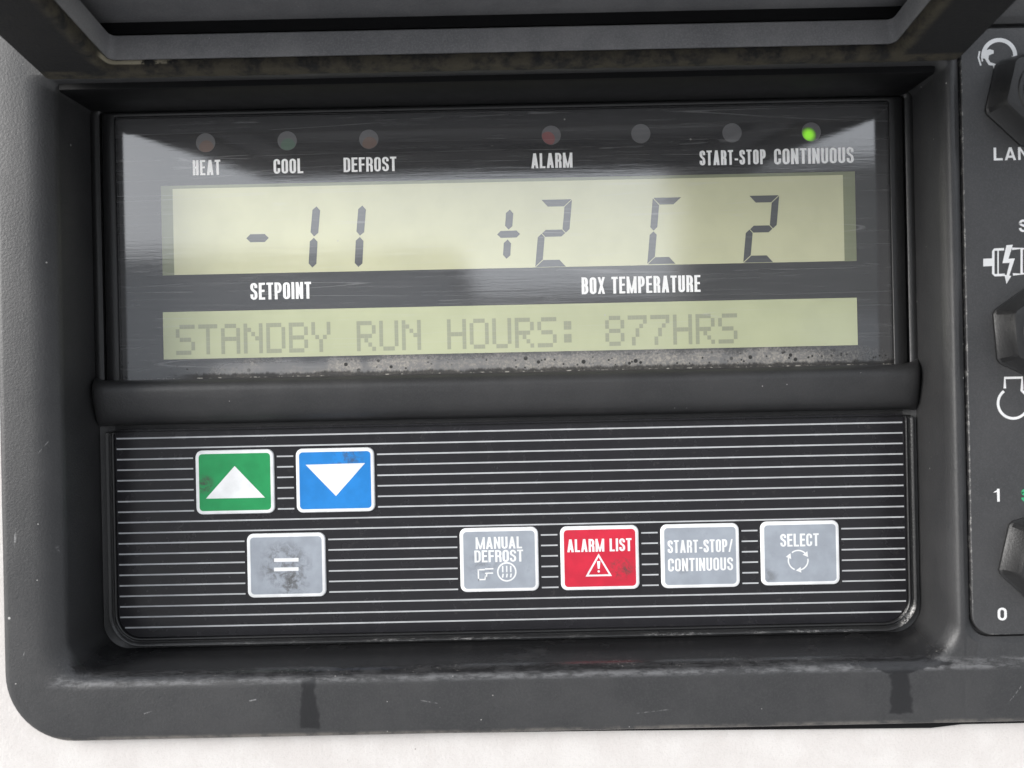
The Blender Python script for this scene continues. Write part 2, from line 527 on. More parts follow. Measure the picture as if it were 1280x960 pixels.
def bez(p0, p1, p2, p3, n=10):
    out = []
    for i in range(n + 1):
        t = i / n; s = 1 - t
        out.append(tuple(s**3 * p0[k] + 3 * s*s*t * p1[k] + 3 * s*t*t * p2[k] + t**3 * p3[k] for k in (0, 1)))
    return out


def glyph(ch, w, sx, sz):
    """strokes of one capital in the box 0..w, 0..1: ('p', points) pen strokes, ('q', x0, z0, x1, z1, width) slanted bars"""
    l, r, b, t = sx / 2, w - sx / 2, sz / 2, 1 - sz / 2
    c = w / 2
    rx = (r - l) / 2
    rz = min(rx * 1.05, 0.24)
    def up(x, z0=0, z1=1): return ('p', [(x, z0), (x, z1)])
    def hz(z, x0=0, x1=w): return ('p', [(x0, z), (x1, z)])
    top = lambda: arc(c, t - rz, rx, 0, 180, 12, rz)
    bot = lambda: arc(c, b + rz, rx, 180, 360, 12, rz)
    if ch == 'H': return [up(l), up(r), hz(.52)]
    if ch == 'E': return [up(l), hz(t), hz(b), hz(.52, 0, w * .92)]
    if ch == 'F': return [up(l), hz(t), hz(.5, 0, w * .92)]
    if ch == 'L': return [up(l), hz(b)]
    if ch == 'I': return [up(w / 2)]
    if ch == 'T': return [up(c), hz(t)]
    if ch == 'A': return [('q', sx * .5, 0, c - sx * .02, 1, sx), ('q', w - sx * .5, 0, c + sx * .02, 1, sx), hz(.27, w * .25, w * .75)]
    if ch in 'O0': return [('c', top() + [(l, t - rz), (l, b + rz)] + bot() + [(r, b + rz), (r, t - rz)])]
    if ch == 'C': return [('p', [(r, .63)] + [(r, t - rz)] + top() + bot() + [(r, .37)])]
    if ch == 'G': return [('p', [(r, .66)] + top() + bot() + [(r, .47)]), hz(.46, c, w)]
    if ch == 'U': return [('p', [(l, 1)] + bot() + [(r, 1)])]
    if ch == 'S':
        s = [(r, .69)] + top() + [(l, .74)] + bez((l, .72), (l, .52), (r, .54), (r, .30), 12) + [(r, b + rz)] + arc(c, b + rz, rx, 0, -180, 12, rz) + [(l, .32)]
        return [('p', s)]
    if ch == 'D': return [up(l), ('p', [(0, t), (c, t)] + arc(c, t - rz, r - c, 90, 0, 8, rz) + arc(c, b + rz, r - c, 0, -90, 8, rz) + [(c, b), (0, b)])]
    def bowl(z0, z1, xr=r):
        q = (z1 - z0) / 2
        k = min(q, .2)
        return ('p', [(0, z1), (c, z1)] + arc(c, z1 - k, xr - c, 90, 0, 8, k) + arc(c, z0 + k, xr - c, 0, -90, 8, k) + [(c, z0), (0, z0)])
    if ch == 'P': return [up(l), bowl(.44, t)]
    if ch == 'R': return [up(l), bowl(.48, t), ('p', [(c, .48)] + arc(c, .48 - .13, r - c, 90, 0, 6, .13) + [(r, 0)])]
    if ch == 'B': return [up(l), bowl(.52, t, r - sx * .08), bowl(b, .52)]
    if ch == 'N': return [up(l), up(r), ('q', sx * .5, 1, w - sx * .5, 0, sx * .85)]
    if ch == 'M': return [up(l), up(r), ('q', sx * .5, 1, c, 0, sx * .72), ('q', w - sx * .5, 1, c, 0, sx * .72)]
    if ch == 'X': return [('q', sx * .45, 1, w - sx * .45, 0, sx * .85), ('q', w - sx * .45, 1, sx * .45, 0, sx * .85)]
    if ch == '-': return [hz(.36)]
    if ch == '/': return [('q', sx * .4, 0, w - sx * .4, 1, sx * .8)]
    if ch == '1': return [up(w - sx / 2), ('q', sx * .5, .72, w - sx * .5, .9, sx)]
    return []


WID = {'I': .0, 'M': 1.5, '-': .62, '/': .85, ' ': .55, 'T': .95, 'L': .88, 'E': .9, 'F': .9, 'A': 1.12, 'N': 1.05, '1': .7, 'X': 1.08}


def text(mb, s, x0, x1, y0, y1, mat, Y, plane=0.0, stem=.17, hor=.14, gap=.085):
    """letters filling the photo box x0..x1, y0..y1 (pixels at the depth 'plane')"""
    ctr = px((x0 + x1) / 2, (y0 + y1) / 2, plane)
    k = (F + plane) / F
    W, H = (x1 - x0) * k, (y1 - y0) * k
    # widths in letter-height units; solve the unit width so the string fills W
    rel = [WID.get(c, 1.0) for c in s]
    nI = sum(1 for c in s if c == 'I')
    total = W / H
    unit = (total - gap * (len(s) - 1) - nI * stem) / (sum(rel) or 1)
    x = ctr[0] - W / 2
    z = ctr[1] - H / 2
    n = 0
    for c, q in zip(s, rel):
        w = stem if c == 'I' else unit * q
        for g in glyph(c, w, min(stem, w * .45) if c != 'I' else stem, hor):
            yy = Y - 0.02 * (n % 4); n += 1
            if g[0] == 'q':
                _, ax, az, bx, bz, t = g
                pts = [(ax - t / 2, az), (ax + t / 2, az), (bx + t / 2, bz), (bx - t / 2, bz)]
                mb.flat([(x + a * H, z + b * H) for a, b in pts], yy, mat)
            else:
                pts = [(x + a * H, z + b * H) for a, b in g[1]]
                cl = []
                for p in pts:
                    if not cl or abs(p[0] - cl[-1][0]) + abs(p[1] - cl[-1][1]) > 1e-3: cl.append(p)
                mb.ribbon(cl, min(stem, w * .45) * H if c != 'I' else stem * H, hor * H, yy, mat, g[0] == 'c')
        x += (w + gap) * H


# ------------------------------------------------------------------ the white body panel
YW = -92.0
bodyp = MB()
big = rr(-3200, 3200, -2600, 2600, 30)
hole = rr(-560, 1330, -376, 640, (60, 40, 40, 40))
bodyp.loft([atY(big, YW + 14), atY(big, YW), atY(hole, YW), atY(hole, YW + 14)], 0)
bp = bodyp.build('body_panel', M['white_paint'])
bp.location = (0, 0, HEIGHT)
tag(bp, 'off-white painted metal panel behind the black control unit', 'panel')

# ------------------------------------------------------------------ control unit
unit = empty('control_unit', (0, 0, HEIGHT))
tag(unit, 'black plastic control unit with open lid, long display window and coloured keypad', 'control unit')

YF = -110.0                                  # front face of the housing


def housing():
    b = MB()
    # left module: display and keypad recess.  right side of its outer loops stays straight and butts on the right module
    seam = 503.0
    def outer(ins, Y):
        return atY(rr(-580.5 + ins, seam, -394 + ins, 640 - ins, (78 - ins * .6, 0, 0, 60)), Y)
    def inner(li, ri, bi, ti, Y, rad):
        return atY(rr(-513 - li, 494 + ri, -319 - bi, 352 + ti, (rad, rad, 12, 12)), Y)
    loops = [outer(4, YW - 0.5), outer(0, YW - 4), outer(0, YF + 8), outer(.8, YF + 4.5), outer(2.8, YF + 1.8), outer(6, YF + .4), outer(9, YF)]
    steps = 7
    lip = []
    for i in range(steps + 1):
        a = i / steps * pi / 2
        s, c = 1 - sin(a), 1 - cos(a)
        # per-side lip radius: left 30, right 7, bottom 17, top 8
        lip.append((30 * s, 7 * s, 17 * s, 8 * s, c))
    for (l, r, bt, t, c) in lip:
        loops.append(atY(rr(-513 - l, 494 + r, -319 - bt, 352 + t, (38, 46, 10, 10)), YF + c * 20))
    loops.append(atY(rr(-515, 499, -320, 352, (34, 40, 10, 10)), -40))
    loops.append(atY(rr(-516, 504, -320, 352, (32, 34, 10, 10)), 0))
    loops.append(atY(rr(-500, 490, -308, 345, (30, 26, 10, 10)), 6))
    b.loft(loops, 0, cap1=0)
    # right module: shallow seat of the switch plate
    def o2(ins, Y): return atY(rr(seam, 1350 - ins, -394 + ins, 640 - ins, (0, 60, 60, 0)), Y)
    def i2(ins, Y, r=22): return atY(rr(505.5 + ins, 1290 - ins, -303 + ins, 402 - ins, r), Y)
    b.loft([o2(4, YW - 0.5), o2(0, YW - 4), o2(0, YF + 8), o2(.8, YF + 4.5), o2(2.8, YF + 1.8), o2(6, YF + .4), o2(9, YF),
            i2(-1.2, YF, 24), i2(0, YF + .8), i2(6, YF + 5), i2(6.5, YF + 12)], 0, cap1=0)
    return b.build('housing', M['plastic'], unit, sharp=40)


housing()

# rubber seal between housing and body panel: peeks out along the bottom, more to the right
sg = MB()
lo = [(-570, -330), (-560, -372), (-530, -391), (-480, -394.5), (-200, -396), (100, -398), (330, -401), (470, -402.5), (505, -399), (900, -399), (1340, -399), (1340, -330)]
sg.loft([atY(lo, YW - 4.4), atY(lo, YW - .3)], 0, cap0=0)
sg.build('seal', M['rubber_and_shade'], unit)

# black strip added to stand for the shade along the recess top
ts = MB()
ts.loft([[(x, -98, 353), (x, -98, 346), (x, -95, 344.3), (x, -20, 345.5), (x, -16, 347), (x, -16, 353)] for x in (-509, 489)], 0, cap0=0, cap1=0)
ts.build('top_shade_strip', M['rubber_and_shade'], unit)

# ridge between display and keypad
rd = MB()
prof = [(2, 15), (-18, 14.5), (-27, 13), (-33, 9.5), (-36.5, 4), (-37, -1), (-34, -11), (-29.5, -21), (-24.5, -30), (-18, -36), (-9, -40), (2, -41.5)]
xs = [-516, -515, -512, -507, -500, -490, -300, 0, 300, 476, 485, 492, 497, 500, 503]
py = [.3, .52, .76, .92, .99, 1, 1, 1, 1, 1, .99, .93, .8, .62, .4]
fl = [7, 5, 3, 1.2, .3, 0, 0, 0, 0, 0, .4, 1.6, 3.5, 6, 9]
loops = []
for x, k, g in zip(xs, py, fl):
    loops.append([(x, y * k if y < 0 else y, z + (g if z > -10 else -g * .2)) for (y, z) in prof])
rd.loft(loops, 0, closed=False)
rd.build('divider_ridge', M['plastic'], unit, sharp=60)

# bezel round the window: rubber channel and frame
bz = MB()
def bl(x0, x1, z0, z1, r, Y): return atY(rr(x0, x1, z0, z1, r, 4), Y)
bz.loft([bl(-517, 506, 8, 353, 6, 1), bl(-517, 506, 8, 353, 6, -9), bl(-514, 503, 8.6, 351, 6, -11.5), bl(-508, 497, 9, 349, 5, -11.5), bl(-505, 494, 9.2, 348, 5, -9),
         bl(-505, 494, 9.2, 348, 5, -1.5), bl(-502, 491, 9.4, 347, 5, -1.5), bl(-502, 491, 9.4, 347, 5, -8.5), bl(-501, 490, 9.6, 346, 5, -9.6), bl(-487.5, 475.5, 10, 343.5, 4, -9.6),
         bl(-486.6, 474.6, 10.4, 342, 3, -9.0), bl(-486.4, 474.4, 10.6, 341.5, 3, -6), bl(-486.2, 474.2, 10.8, 341.3, 3, 2)], 0)
bz.build('window_bezel', M['bezel'], unit, sharp=50)

# ------------------------------------------------------------------ display window
YG = -8.0
wnd = MB()
wnd.loft([bl(-486, 474, 11, 341, 3, 1), bl(-486, 474, 11, 341, 3, YG + .9), bl(-482.5, 470.5, 13, 338.5, 3, YG)], 0, cap1=0)
YP = YG - .12
for s, x0, x1, y0, y1 in (('HEAT', 241, 275.5, 200, 219), ('COOL', 342, 379, 198.5, 216.8), ('DEFROST', 429.5, 495.5, 196.5, 214.5),
                          ('ALARM', 664, 715.5, 191.3, 210), ('START-STOP', 874.5, 957, 187.5, 206), ('CONTINUOUS', 967.5, 1067, 185, 204.6)):
    text(wnd, s, x0, x1, y0, y1, 1, YP, YG, stem=.175, hor=.13, gap=.095)
for s, x0, x1, y0, y1 in (('SETPOINT', 313, 389, 353, 374), ('BOX TEMPERATURE', 727, 875.5, 345.3, 366.3)):
    text(wnd, s, x0, x1, y0, y1, 1, YP, YG, stem=.17, hor=.13, gap=.085)
window = wnd.build('display_window', [M['window'], M['print']], unit)


def seg_poly(a, b, t, e0='p', e1='p'):
    """one LCD segment from a to b (centre line), thickness t; ends: p pointed, l/r cut one way"""
    dx, dz = b[0] - a[0], b[1] - a[1]
    L = sqrt(dx * dx + dz * dz); ux, uz = dx / L, dz / L
    nx, nz = -uz, ux
    h = t / 2
    def P(s, o): return (a[0] + ux * s + nx * o, a[1] + uz * s + nz * o)
    out = []
    out += {'p': [P(h, -h), P(0, 0), P(h, h)], 'l': [P(t, -h), P(0, h)], 'r': [P(0, -h), P(t, h)]}[e0][::-1]
    out += {'p': [P(L - h, -h), P(L, 0), P(L - h, h)], 'l': [P(L - t, -h), P(L, h)], 'r': [P(L, -h), P(L - t, h)]}[e1]
    return out


def digit(mb, segs, x0, x1, y0, y1, Y, mat, t=8.6, plane=0.0, slant=.105):
    c = px((x0 + x1) / 2, (y0 + y1) / 2, plane)
    k = (F + plane) / F
    H = (y1 - y0) * k
    W = (x1 - x0) * k - slant * H * .8
    l, r, b, tp = -W / 2, W / 2, -H / 2, H / 2
    h = t / 2; g = .7
    S = {'a': ((l + g, tp - h), (r - g, tp - h), 'l', 'l'), 'd': ((l + g, b + h), (r - g, b + h), 'r', 'r'),
         'g': ((l + h + g, 0), (r - h - g, 0), 'p', 'p'),
         'f': ((l + h, g * .6), (l + h, tp - g), 'p', 'l'), 'e': ((l + h, b + g), (l + h, -g * .6), 'l', 'p'),
         'b': ((r - h, g * .6), (r - h, tp - g), 'p', 'r'), 'c': ((r - h, b + g), (r - h, -g * .6), 'r', 'p')}
    for s in segs:
        p0, p1, e0, e1 = S[s]
        mb.flat([(c[0] + x + z * slant, c[1] + z) for x, z in seg_poly(p0, p1, t, e0, e1)], Y, mat)


def seg_px(mb, ax, ay, bx, by, t, Y, mat):
    mb.flat(seg_poly(px(ax, ay, YG), px(bx, by, YG), t), Y, mat)


# upper LCD
l1 = MB()
def rect_px(x0, x1, yl0, yl1):      # corner heights at the left edge
    a = px(x0, yl0, YG); b_ = px(x1, yl0 - (x1 - x0) * math.tan(ROLL), YG); c = px(x0, yl1, YG)
    return a[0], b_[0], c[1], a[1]
X0, X1, Z0, Z1 = rect_px(201, 1068.5, 232.5, 344.5)
YL = YG - .1
l1.flat([(X0 + 14.5, Z0 + .3), (X1 - 15, Z0 + .3), (X1 - 15, Z1 - 4), (X0 + 14.5, Z1 - 4)], YL, 0)
l1.flat([(X0, Z0), (X0 + 14.5, Z0), (X0 + 14.5, Z1), (X0, Z1)], YL, 1)
l1.flat([(X1 - 15, Z0), (X1, Z0), (X1, Z1), (X1 - 15, Z1)], YL, 1)
l1.flat([(X0 + 14.5, Z1 - 4), (X1 - 15, Z1 - 4), (X1 - 15, Z1), (X0 + 14.5, Z1)], YL, 1)
YS = YL - .1
seg_px(l1, 308, 298, 336, 297.4, 10, YS, 2)
for (tx, ty, bx_, by_) in ((396.5, 258, 392.8, 295.5), (392, 297, 391.5, 334.5), (453.5, 257.2, 450, 294.8), (449.5, 296, 449, 333.8)):
    pass
for (a, b_) in (((395.8, 258), (392.6, 295.6)), ((392.4, 297.2), (390.4, 334.4)), ((453, 257), (450, 294.6)), ((449.8, 296.2), (448, 333.8))):
    seg_px(l1, a[0], a[1], b_[0], b_[1], 9.6, YS, 2)
seg_px(l1, 637.3, 262, 635.6, 287, 9, YS, 2); seg_px(l1, 634.6, 299.5, 633, 323.5, 9, YS, 2); seg_px(l1, 621.5, 293.2, 650, 292.4, 8.6, YS, 2)
digit(l1, 'abged', 669, 715, 249.5, 333.5, YS, 2, plane=YG)
digit(l1, 'adfe', 809, 852, 247, 330, YS, 2, plane=YG)
digit(l1, 'abged', 929, 974, 244.5, 328, YS, 2, plane=YG)
l1.build('lcd_screen', [M['lcd'], M['lcd_edge'], M['seg']], window)

# lower LCD with 5 x 7 dot letters
FONT = {'S': '01111 10000 10000 01110 00001 00001 11110', 'T': '11111 00100 00100 00100 00100 00100 00100', 'A': '01110 10001 10001 11111 10001 10001 10001',
        'N': '10001 11001 10101 10011 10001 10001 10001', 'D': '11110 10001 10001 10001 10001 10001 11110', 'B': '11110 10001 10001 11110 10001 10001 11110',
        'Y': '10001 10001 10001 01010 00100 00100 00100', 'R': '11110 10001 10001 11110 10100 10010 10001', 'U': '10001 10001 10001 10001 10001 10001 01110',
        'H': '10001 10001 10001 11111 10001 10001 10001', 'O': '01110 10001 10001 10001 10001 10001 01110', ':': '00000 01100 01100 00000 01100 01100 00000',
        '8': '01110 10001 10001 01110 10001 10001 01110', '7': '11111 00001 00010 00100 00100 01000 01000'}
l2 = MB()
X0, X1, Z0, Z1 = rect_px(203.5, 1071, 390.3, 449.5)
l2.flat([(X0, Z0), (X1 - 14, Z0), (X1 - 14, Z1), (X0, Z1)], YL, 0)
l2.flat([(X1 - 14, Z0), (X1, Z0), (X1, Z1), (X1 - 14, Z1)], YL, 2)
ox, oz = px(219.5, 406.2, YG)
pitch = 28.25 * (F + YG) / F
dw, dh = 4.75, 5.35
for i, ch in enumerate('STANDBY RUN HOURS: 877HRS'):
    if ch == ' ': continue
    for r_, row in enumerate(FONT[ch].split()):
        for c_, bit in enumerate(row):
            if bit == '1':
                x = ox + i * pitch + c_ * dw; z = oz - r_ * dh
                l2.flat([(x + .06, z - dh + .06), (x + dw - .06, z - dh + .06), (x + dw - .06, z - .06), (x + .06, z - .06)], YS, 1)
l2.build('lcd_screen', [M['lcd_low'], M['dot'], M['lcd_low']], window)

# indicator lamps under the window
for (x, y, led) in ((257, 178.5, 'led_red'), (359, 176, 'led_green'), (461, 174, 'led_red'), (689, 169, 'led_alarm'), (801, 167, None), (915, 166, None), (1014, 165, 'led_lit')):
    lm = MB()
    cx, cz = px(x, y, YG)
    disc = arc(cx, cz, 12, 0, 360, 32)[:-1]
    lm.face([(p[0], YG - .1, p[1]) for p in disc], 0)
    mats = [M['lens']]
    if led:
        # the diode shows as a crescent low in the hole
        ox_, oz_ = (-4.5, -4.5) if led in ('led_lit', 'led_alarm') else (1, -6)
        rr_ = 10.5 if led == 'led_lit' else 9.0
        pts = []
        for p in arc(cx + ox_, cz + oz_, rr_, 0, 360, 32)[:-1]:
            d = Vector((p[0] - cx, p[1] - cz))
            if d.length > 11.6: d *= 11.6 / d.length
            pts.append((cx + d.x, cz + d.y))
        lm.flat(pts, YG - .2, 1)
        mats.append(M[led])
    o = lm.build('indicator_lamp', mats, window)
    if led == 'led_lit': o['label'] = 'lit green indicator lamp'

# ------------------------------------------------------------------ keypad
YK = -5.0
kp = MB()
KX0, KX1, KZ0, KZ1 = -496, 487, -306, -47
def kl(i, Y, r=30): return atY(rr(KX0 + i, KX1 - i, KZ0 + i, KZ1 - i * .2, (r, r, 4, 4)), Y)
kp.loft([kl(0, 4), kl(0, YK + .6), kl(.6, YK)], 0, cap1=0)
KEYS = {'up': (245, 343.5, 562, 642.5), 'down': (370, 469, 560, 640), 'equal': (308.5, 408.5, 666, 746.5), 'manual': (575, 673.5, 658.5, 740),
        'alarm': (700, 799.5, 656, 738), 'start': (825.5, 924.5, 653.5, 735.5), 'select': (951, 1048.5, 650, 732)}
rects = {}
for k, (x0, x1, y0, y1) in KEYS.items():
    c = px((x0 + x1) / 2, (y0 + y1) / 2, YK)
    rects[k] = (c[0] - 48.6, c[0] + 48.6, c[1] - 39.6, c[1] + 39.6)
for i in range(19):
    z = -57.8 - 13.08 * i
    sp = [(-493.5 + (6 if i == 18 else 0), 484.5 - (6 if i == 18 else 0))]
    for (a, b_, c, d) in rects.values():
        if c - 1.5 < z < d + .8:
            sp = [q for s in sp for q in ((s[0], min(s[1], a - 3.5)), (max(s[0], b_ + 3.5), s[1])) if q[1] > q[0] + 1]
            # drop duplicates that the split of untouched spans would create
            sp = sorted(set(sp))
    for (a, b_) in sp:
        kp.flat([(a, z - .88), (b_, z - .88), (b_, z + .88), (a, z + .88)], YK - .06, 1)
keypad = kp.build('keypad', [M['pad'], M['line']], unit)

# glossy raised lip round the keypad
lp = MB()
def ll(i, Y): return atY(rr(KX0 - i, KX1 + i, KZ0 - i, KZ1 - 3 + i * .1, (30 + i, 30 + i, 4, 4)), Y)
lp.loft([ll(.2, 3), ll(.4, -6.5), ll(1.2, -8), ll(2.6, -8), ll(3.4, -6), ll(5, -4), ll(7, -5), ll(8.5, -8.5), ll(10, -8.5), ll(11, -5), ll(12, 3)], 0)
lp.build('keypad_lip', M['lip'], unit, sharp=70)

GREY = (0.31, 0.34, 0.385)
kc = {k: ((r[0] + r[1]) / 2, (r[2] + r[3]) / 2) for k, r in rects.items()}
keycol = {'up': ((0.012, 0.275, 0.085), [(kc['up'][0] - 38, kc['up'][1] - 2, 12)], 1.0), 'down': ((0.012, 0.205, 0.58), [(kc['down'][0] + 15, kc['down'][1] + 29, 20)], .7),
          'equal': (GREY, [(kc['equal'][0] - 2, kc['equal'][1] - 2, 34), (kc['equal'][0] + 8, kc['equal'][1] - 26, 20)], .6),
          'manual': (GREY, [(kc['manual'][0] - 20, kc['manual'][1] - 4, 20)], .35), 'alarm': ((0.56, 0.018, 0.045), [(kc['alarm'][0] + 27, kc['alarm'][1] - 12, 15)], 1.0),
          'start': (GREY, [(kc['start'][0] - 22, kc['start'][1] - 12, 10)], .5), 'select': (GREY, [(kc['select'][0] - 40, kc['select'][1] - 28, 12)], .4)}
keylabel = {'up': 'green key with white up triangle', 'down': 'blue key with white down triangle', 'equal': 'smudged grey key with two white bars',
            'manual': 'grey key reading MANUAL DEFROST', 'alarm': 'red key reading ALARM LIST', 'start': 'grey key reading START-STOP/CONTINUOUS', 'select': 'grey key reading SELECT'}
for k, (a, b_, c, d) in rects.items():
    K = MB()
    def q(i, Y, r): return atY(rr(a + i, b_ - i, c + i, d - i, r, 6), Y)
    T = YK - 2.2
    K.loft([q(-.4, YK + .5, 8.4), q(0, YK - 1.2, 8), q(.5, T + .25, 7.5), q(1.2, T, 7), q(4.2, T, 4.6)], 0, cap1=1)
    Y2 = T - .08
    P = lambda x, y: px(x, y, T)
    if k == 'up': K.flat([P(293.3, 582.5), P(257.5, 623.3), P(331.3, 622)], Y2, 0)
    if k == 'down': K.flat([P(382, 581), P(456.3, 578.8), P(420, 620)], Y2, 0)
    if k == 'equal':
        for y in (697.6, 709.2):
            K.flat([P(342.5, y + .3), P(373.2, y - .3), P(373.2, y + 4.3), P(342.5, y + 4.9)], Y2, 0)
    if k == 'manual':
        text(K, 'MANUAL', 594.5, 652.5, 671, 686, 0, Y2, T, stem=.18, hor=.14, gap=.085)
        text(K, 'DEFROST', 593, 654, 687.5, 702.5, 0, Y2, T, stem=.18, hor=.14, gap=.085)
        c0 = P(633.5, 714.8)
        K.ribbon(arc(c0[0], c0[1], 11.2, 0, 360, 36)[:-1], 1.9, 1.9, Y2, 0, True)
        for dx in (-5, 0, 5):
            K.ribbon([(c0[0] + dx, c0[1] + 7.5), (c0[0] + dx, c0[1] - .5)], 1.7, 1.7, Y2 - .03, 0)
            K.ribbon([(c0[0] + dx + .4, c0[1] - 2.2), (c0[0] + dx - .4, c0[1] - 7)], 1.9, 1.9, Y2 - .03, 0)
        for q_ in (((597.8, 712.2), (606, 712)), ((597.8, 711.4), (598.2, 725.4)), ((597.5, 724.6), (606.4, 724.4)), ((606.2, 711.2), (616.8, 710.9)),
                   ((606.5, 716.6), (616.4, 716.3)), ((608.6, 716), (608.2, 720.6)), ((606.6, 720.4), (606.2, 725)), ((606, 720.4), (609, 720.3))):
            K.ribbon([P(*q_[0]), P(*q_[1])], 1.7, 1.7, Y2 - .02 * (int(q_[0][0]) % 4), 0)
    if k == 'alarm':
        text(K, 'ALARM LIST', 709, 789.5, 673.5, 689.5, 0, Y2, T, stem=.18, hor=.14, gap=.085)
        A, B, C_ = P(748.2, 694), P(733.8, 719.6), P(763.2, 719)
        ctr = ((A[0] + B[0] + C_[0]) / 3, (A[1] + B[1] + C_[1]) / 3)
        def sc(p, f): return (ctr[0] + (p[0] - ctr[0]) * f, ctr[1] + (p[1] - ctr[1]) * f)
        o3, i3 = [sc(p, 1.12) for p in (A, B, C_)], [sc(p, .86) for p in (A, B, C_)]
        for i in range(3):
            j = (i + 1) % 3
            K.flat([o3[i], o3[j], i3[j], i3[i]], Y2, 0)
        K.flat([P(746.2, 701.5), P(750.4, 701.3), P(749.6, 711), P(747.2, 711)], Y2, 0)
        cc = P(748.4, 714.2)
        K.flat(arc(cc[0], cc[1], 1.5, 0, 360, 12)[:-1], Y2, 0)
    if k == 'start':
        text(K, 'START-STOP/', 834.5, 916, 674.6, 690.6, 0, Y2, T, stem=.165, hor=.13, gap=.085)
        text(K, 'CONTINUOUS', 835, 916.3, 697.3, 713.6, 0, Y2, T, stem=.165, hor=.13, gap=.085)
    if k == 'select':
        text(K, 'SELECT', 975.3, 1023.5, 667, 683, 0, Y2, T, stem=.17, hor=.14, gap=.085)
        c0 = P(997.7, 700.3)
        for a0 in (40, 160, 280):
            K.ribbon(arc(c0[0], c0[1], 12.2, a0, a0 + 88, 16), 1.7, 1.7, Y2, 0)
            th = radians(a0 - 4)
            tx, tz = c0[0] + 12.2 * cos(th), c0[1] + 12.2 * sin(th)
            ra = (cos(th), sin(th)); ta = (sin(th), -cos(th))
            K.flat([(tx + ra[0] * 3.6 - ta[0] * 2, tz + ra[1] * 3.6 - ta[1] * 2), (tx - ra[0] * 3.6 - ta[0] * 2, tz - ra[1] * 3.6 - ta[1] * 2), (tx + ta[0] * 4.4, tz + ta[1] * 4.4)], Y2 - .03, 0)
    col, sm, am = keycol[k]
    o = K.build('key', [M['key_white'], keypad_mat('key_' + k, col, .36, sm, am, .12)], keypad)
    o['label'] = keylabel[k]

# ------------------------------------------------------------------ lid, hinged at the top and swung up towards the camera
KS = 0.14
ca, sa = cos(math.atan(KS)), sin(math.atan(KS))
def L(x, d, h): return (x, -113 - d * ca + h * sa, 350 + d * sa + h * ca)
LX0, LX1, LD = -517, 510, 690
def lr(side, hinge, end, h, r): return [L(p[0], p[1], h) for p in rr(LX0 + side, LX1 - side, hinge, LD - end, r, 6)]
lid = MB()
lid.loft([lr(0, 0, 0, 8, 14), lr(0, 0, 0, 64, 14), lr(2, 2, 2, 70, 12), lr(8, 8, 8, 74, 10)], 0, cap1=0)
lid.loft([lr(0, 0, 0, 8, 14), lr(9, 9, 9, 8, 8), lr(9, 9, 9, 60, 8), lr(10, 10, 10, 61, 8)], 0, cap1=0, flip=True)
lidp = lid.build('lid', M['lid_plastic'], unit, sharp=40)
fr = MB()
fr.loft([lr(10, 10, 10, 15, 8), lr(80, 18, 80, 15, 8), lr(80.2, 18, 80.2, 42, 8), lr(79.4, 17.4, 79.4, 43.6, 8), lr(77, 16.4, 77, 44.4, 8), lr(10, 10, 10, 44.6, 8), lr(10, 10, 10, 15, 8)], 0, flip=True)
fr.build('inner_frame', M['frame_plastic'], lidp, sharp=40)
# black ring added to stand for the shade between frame and lid
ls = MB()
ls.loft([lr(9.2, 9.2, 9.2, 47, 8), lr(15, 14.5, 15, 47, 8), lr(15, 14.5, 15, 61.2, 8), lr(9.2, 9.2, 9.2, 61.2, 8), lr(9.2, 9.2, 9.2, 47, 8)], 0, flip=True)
ls.build('slot_shade_strip', M['rubber_and_shade'], lidp)
# foam gasket, ragged edge
def ragged(side, hinge, end, h, amp):
    base = rr(LX0 + side, LX1 - side, hinge, LD - end, 8, 6)
    out = []
    n = len(base)
    for i in range(n):
        a, b_ = base[i], base[(i + 1) % n]
        dist = math.hypot(b_[0] - a[0], b_[1] - a[1])
        m_ = 90 if dist > 100 else 1
        for j in range(m_):
            p = (a[0] + (b_[0] - a[0]) * j / m_, a[1] + (b_[1] - a[1]) * j / m_)
            nz = mnoise.noise(Vector((p[0] * .05, p[1] * .05, side * .1))) + .5 * mnoise.noise(Vector((p[0] * .2, p[1] * .2, side)))
            out.append(L(p[0], p[1] + nz * amp, h + nz * amp * .5))
    return out
gk = MB()
gk.loft([ragged(6, 3, 6, 14.7, 0), ragged(5, 3, 5, 1, 1.0), ragged(74, 13, 74, 0, 1.6), ragged(79, 17.5, 79, 2.5, 1.6), ragged(80, 18.5, 80, 12.5, .8), ragged(79, 17, 79, 14.7, 0)], 0, flip=True)
gk.build('foam_gasket', M['foam'], lidp, sharp=70)
# hinge barrel behind the gasket
for (x0, x1) in ((-420, -300), (-60, 60), (300, 420)):
    hb = MB()
    hb.loft([[(x, -112 + 6 * cos(i * pi / 8), 372 + 6 * sin(i * pi / 8)) for i in range(16)] for x in (x0, x1)], 0, cap0=0, cap1=0)
    hb.build('hinge', M['lid_plastic'], lidp)

# ------------------------------------------------------------------ switch plate on the right with three hexagonal rotary knobs
YP2 = YF + 2.0
sw = empty('switch_plate', (0, 0, HEIGHT))
tag(sw, 'black switch plate with white symbols and hexagonal knobs right of the display', 'switch plate')
pl = MB()
def p2(i, Y): return atY(rr(514 + i, 1282 - i, -294.5 + i, 390 - i, 24), Y)
pl.loft([p2(0, YF + 11.5), p2(0, YP2 + .8), p2(.8, YP2)], 0, cap1=0)
YT = YP2 - .1
P = lambda x, y: px(x, y, YP2)
def poly(pts, mat=1, dy=0): pl.flat([P(*q) for q in pts], YT - dy, mat)
def line(pts, w, mat=1, closed=False, dy=0): pl.ribbon([P(*q) for q in pts], w, w, YT - dy, mat, closed)
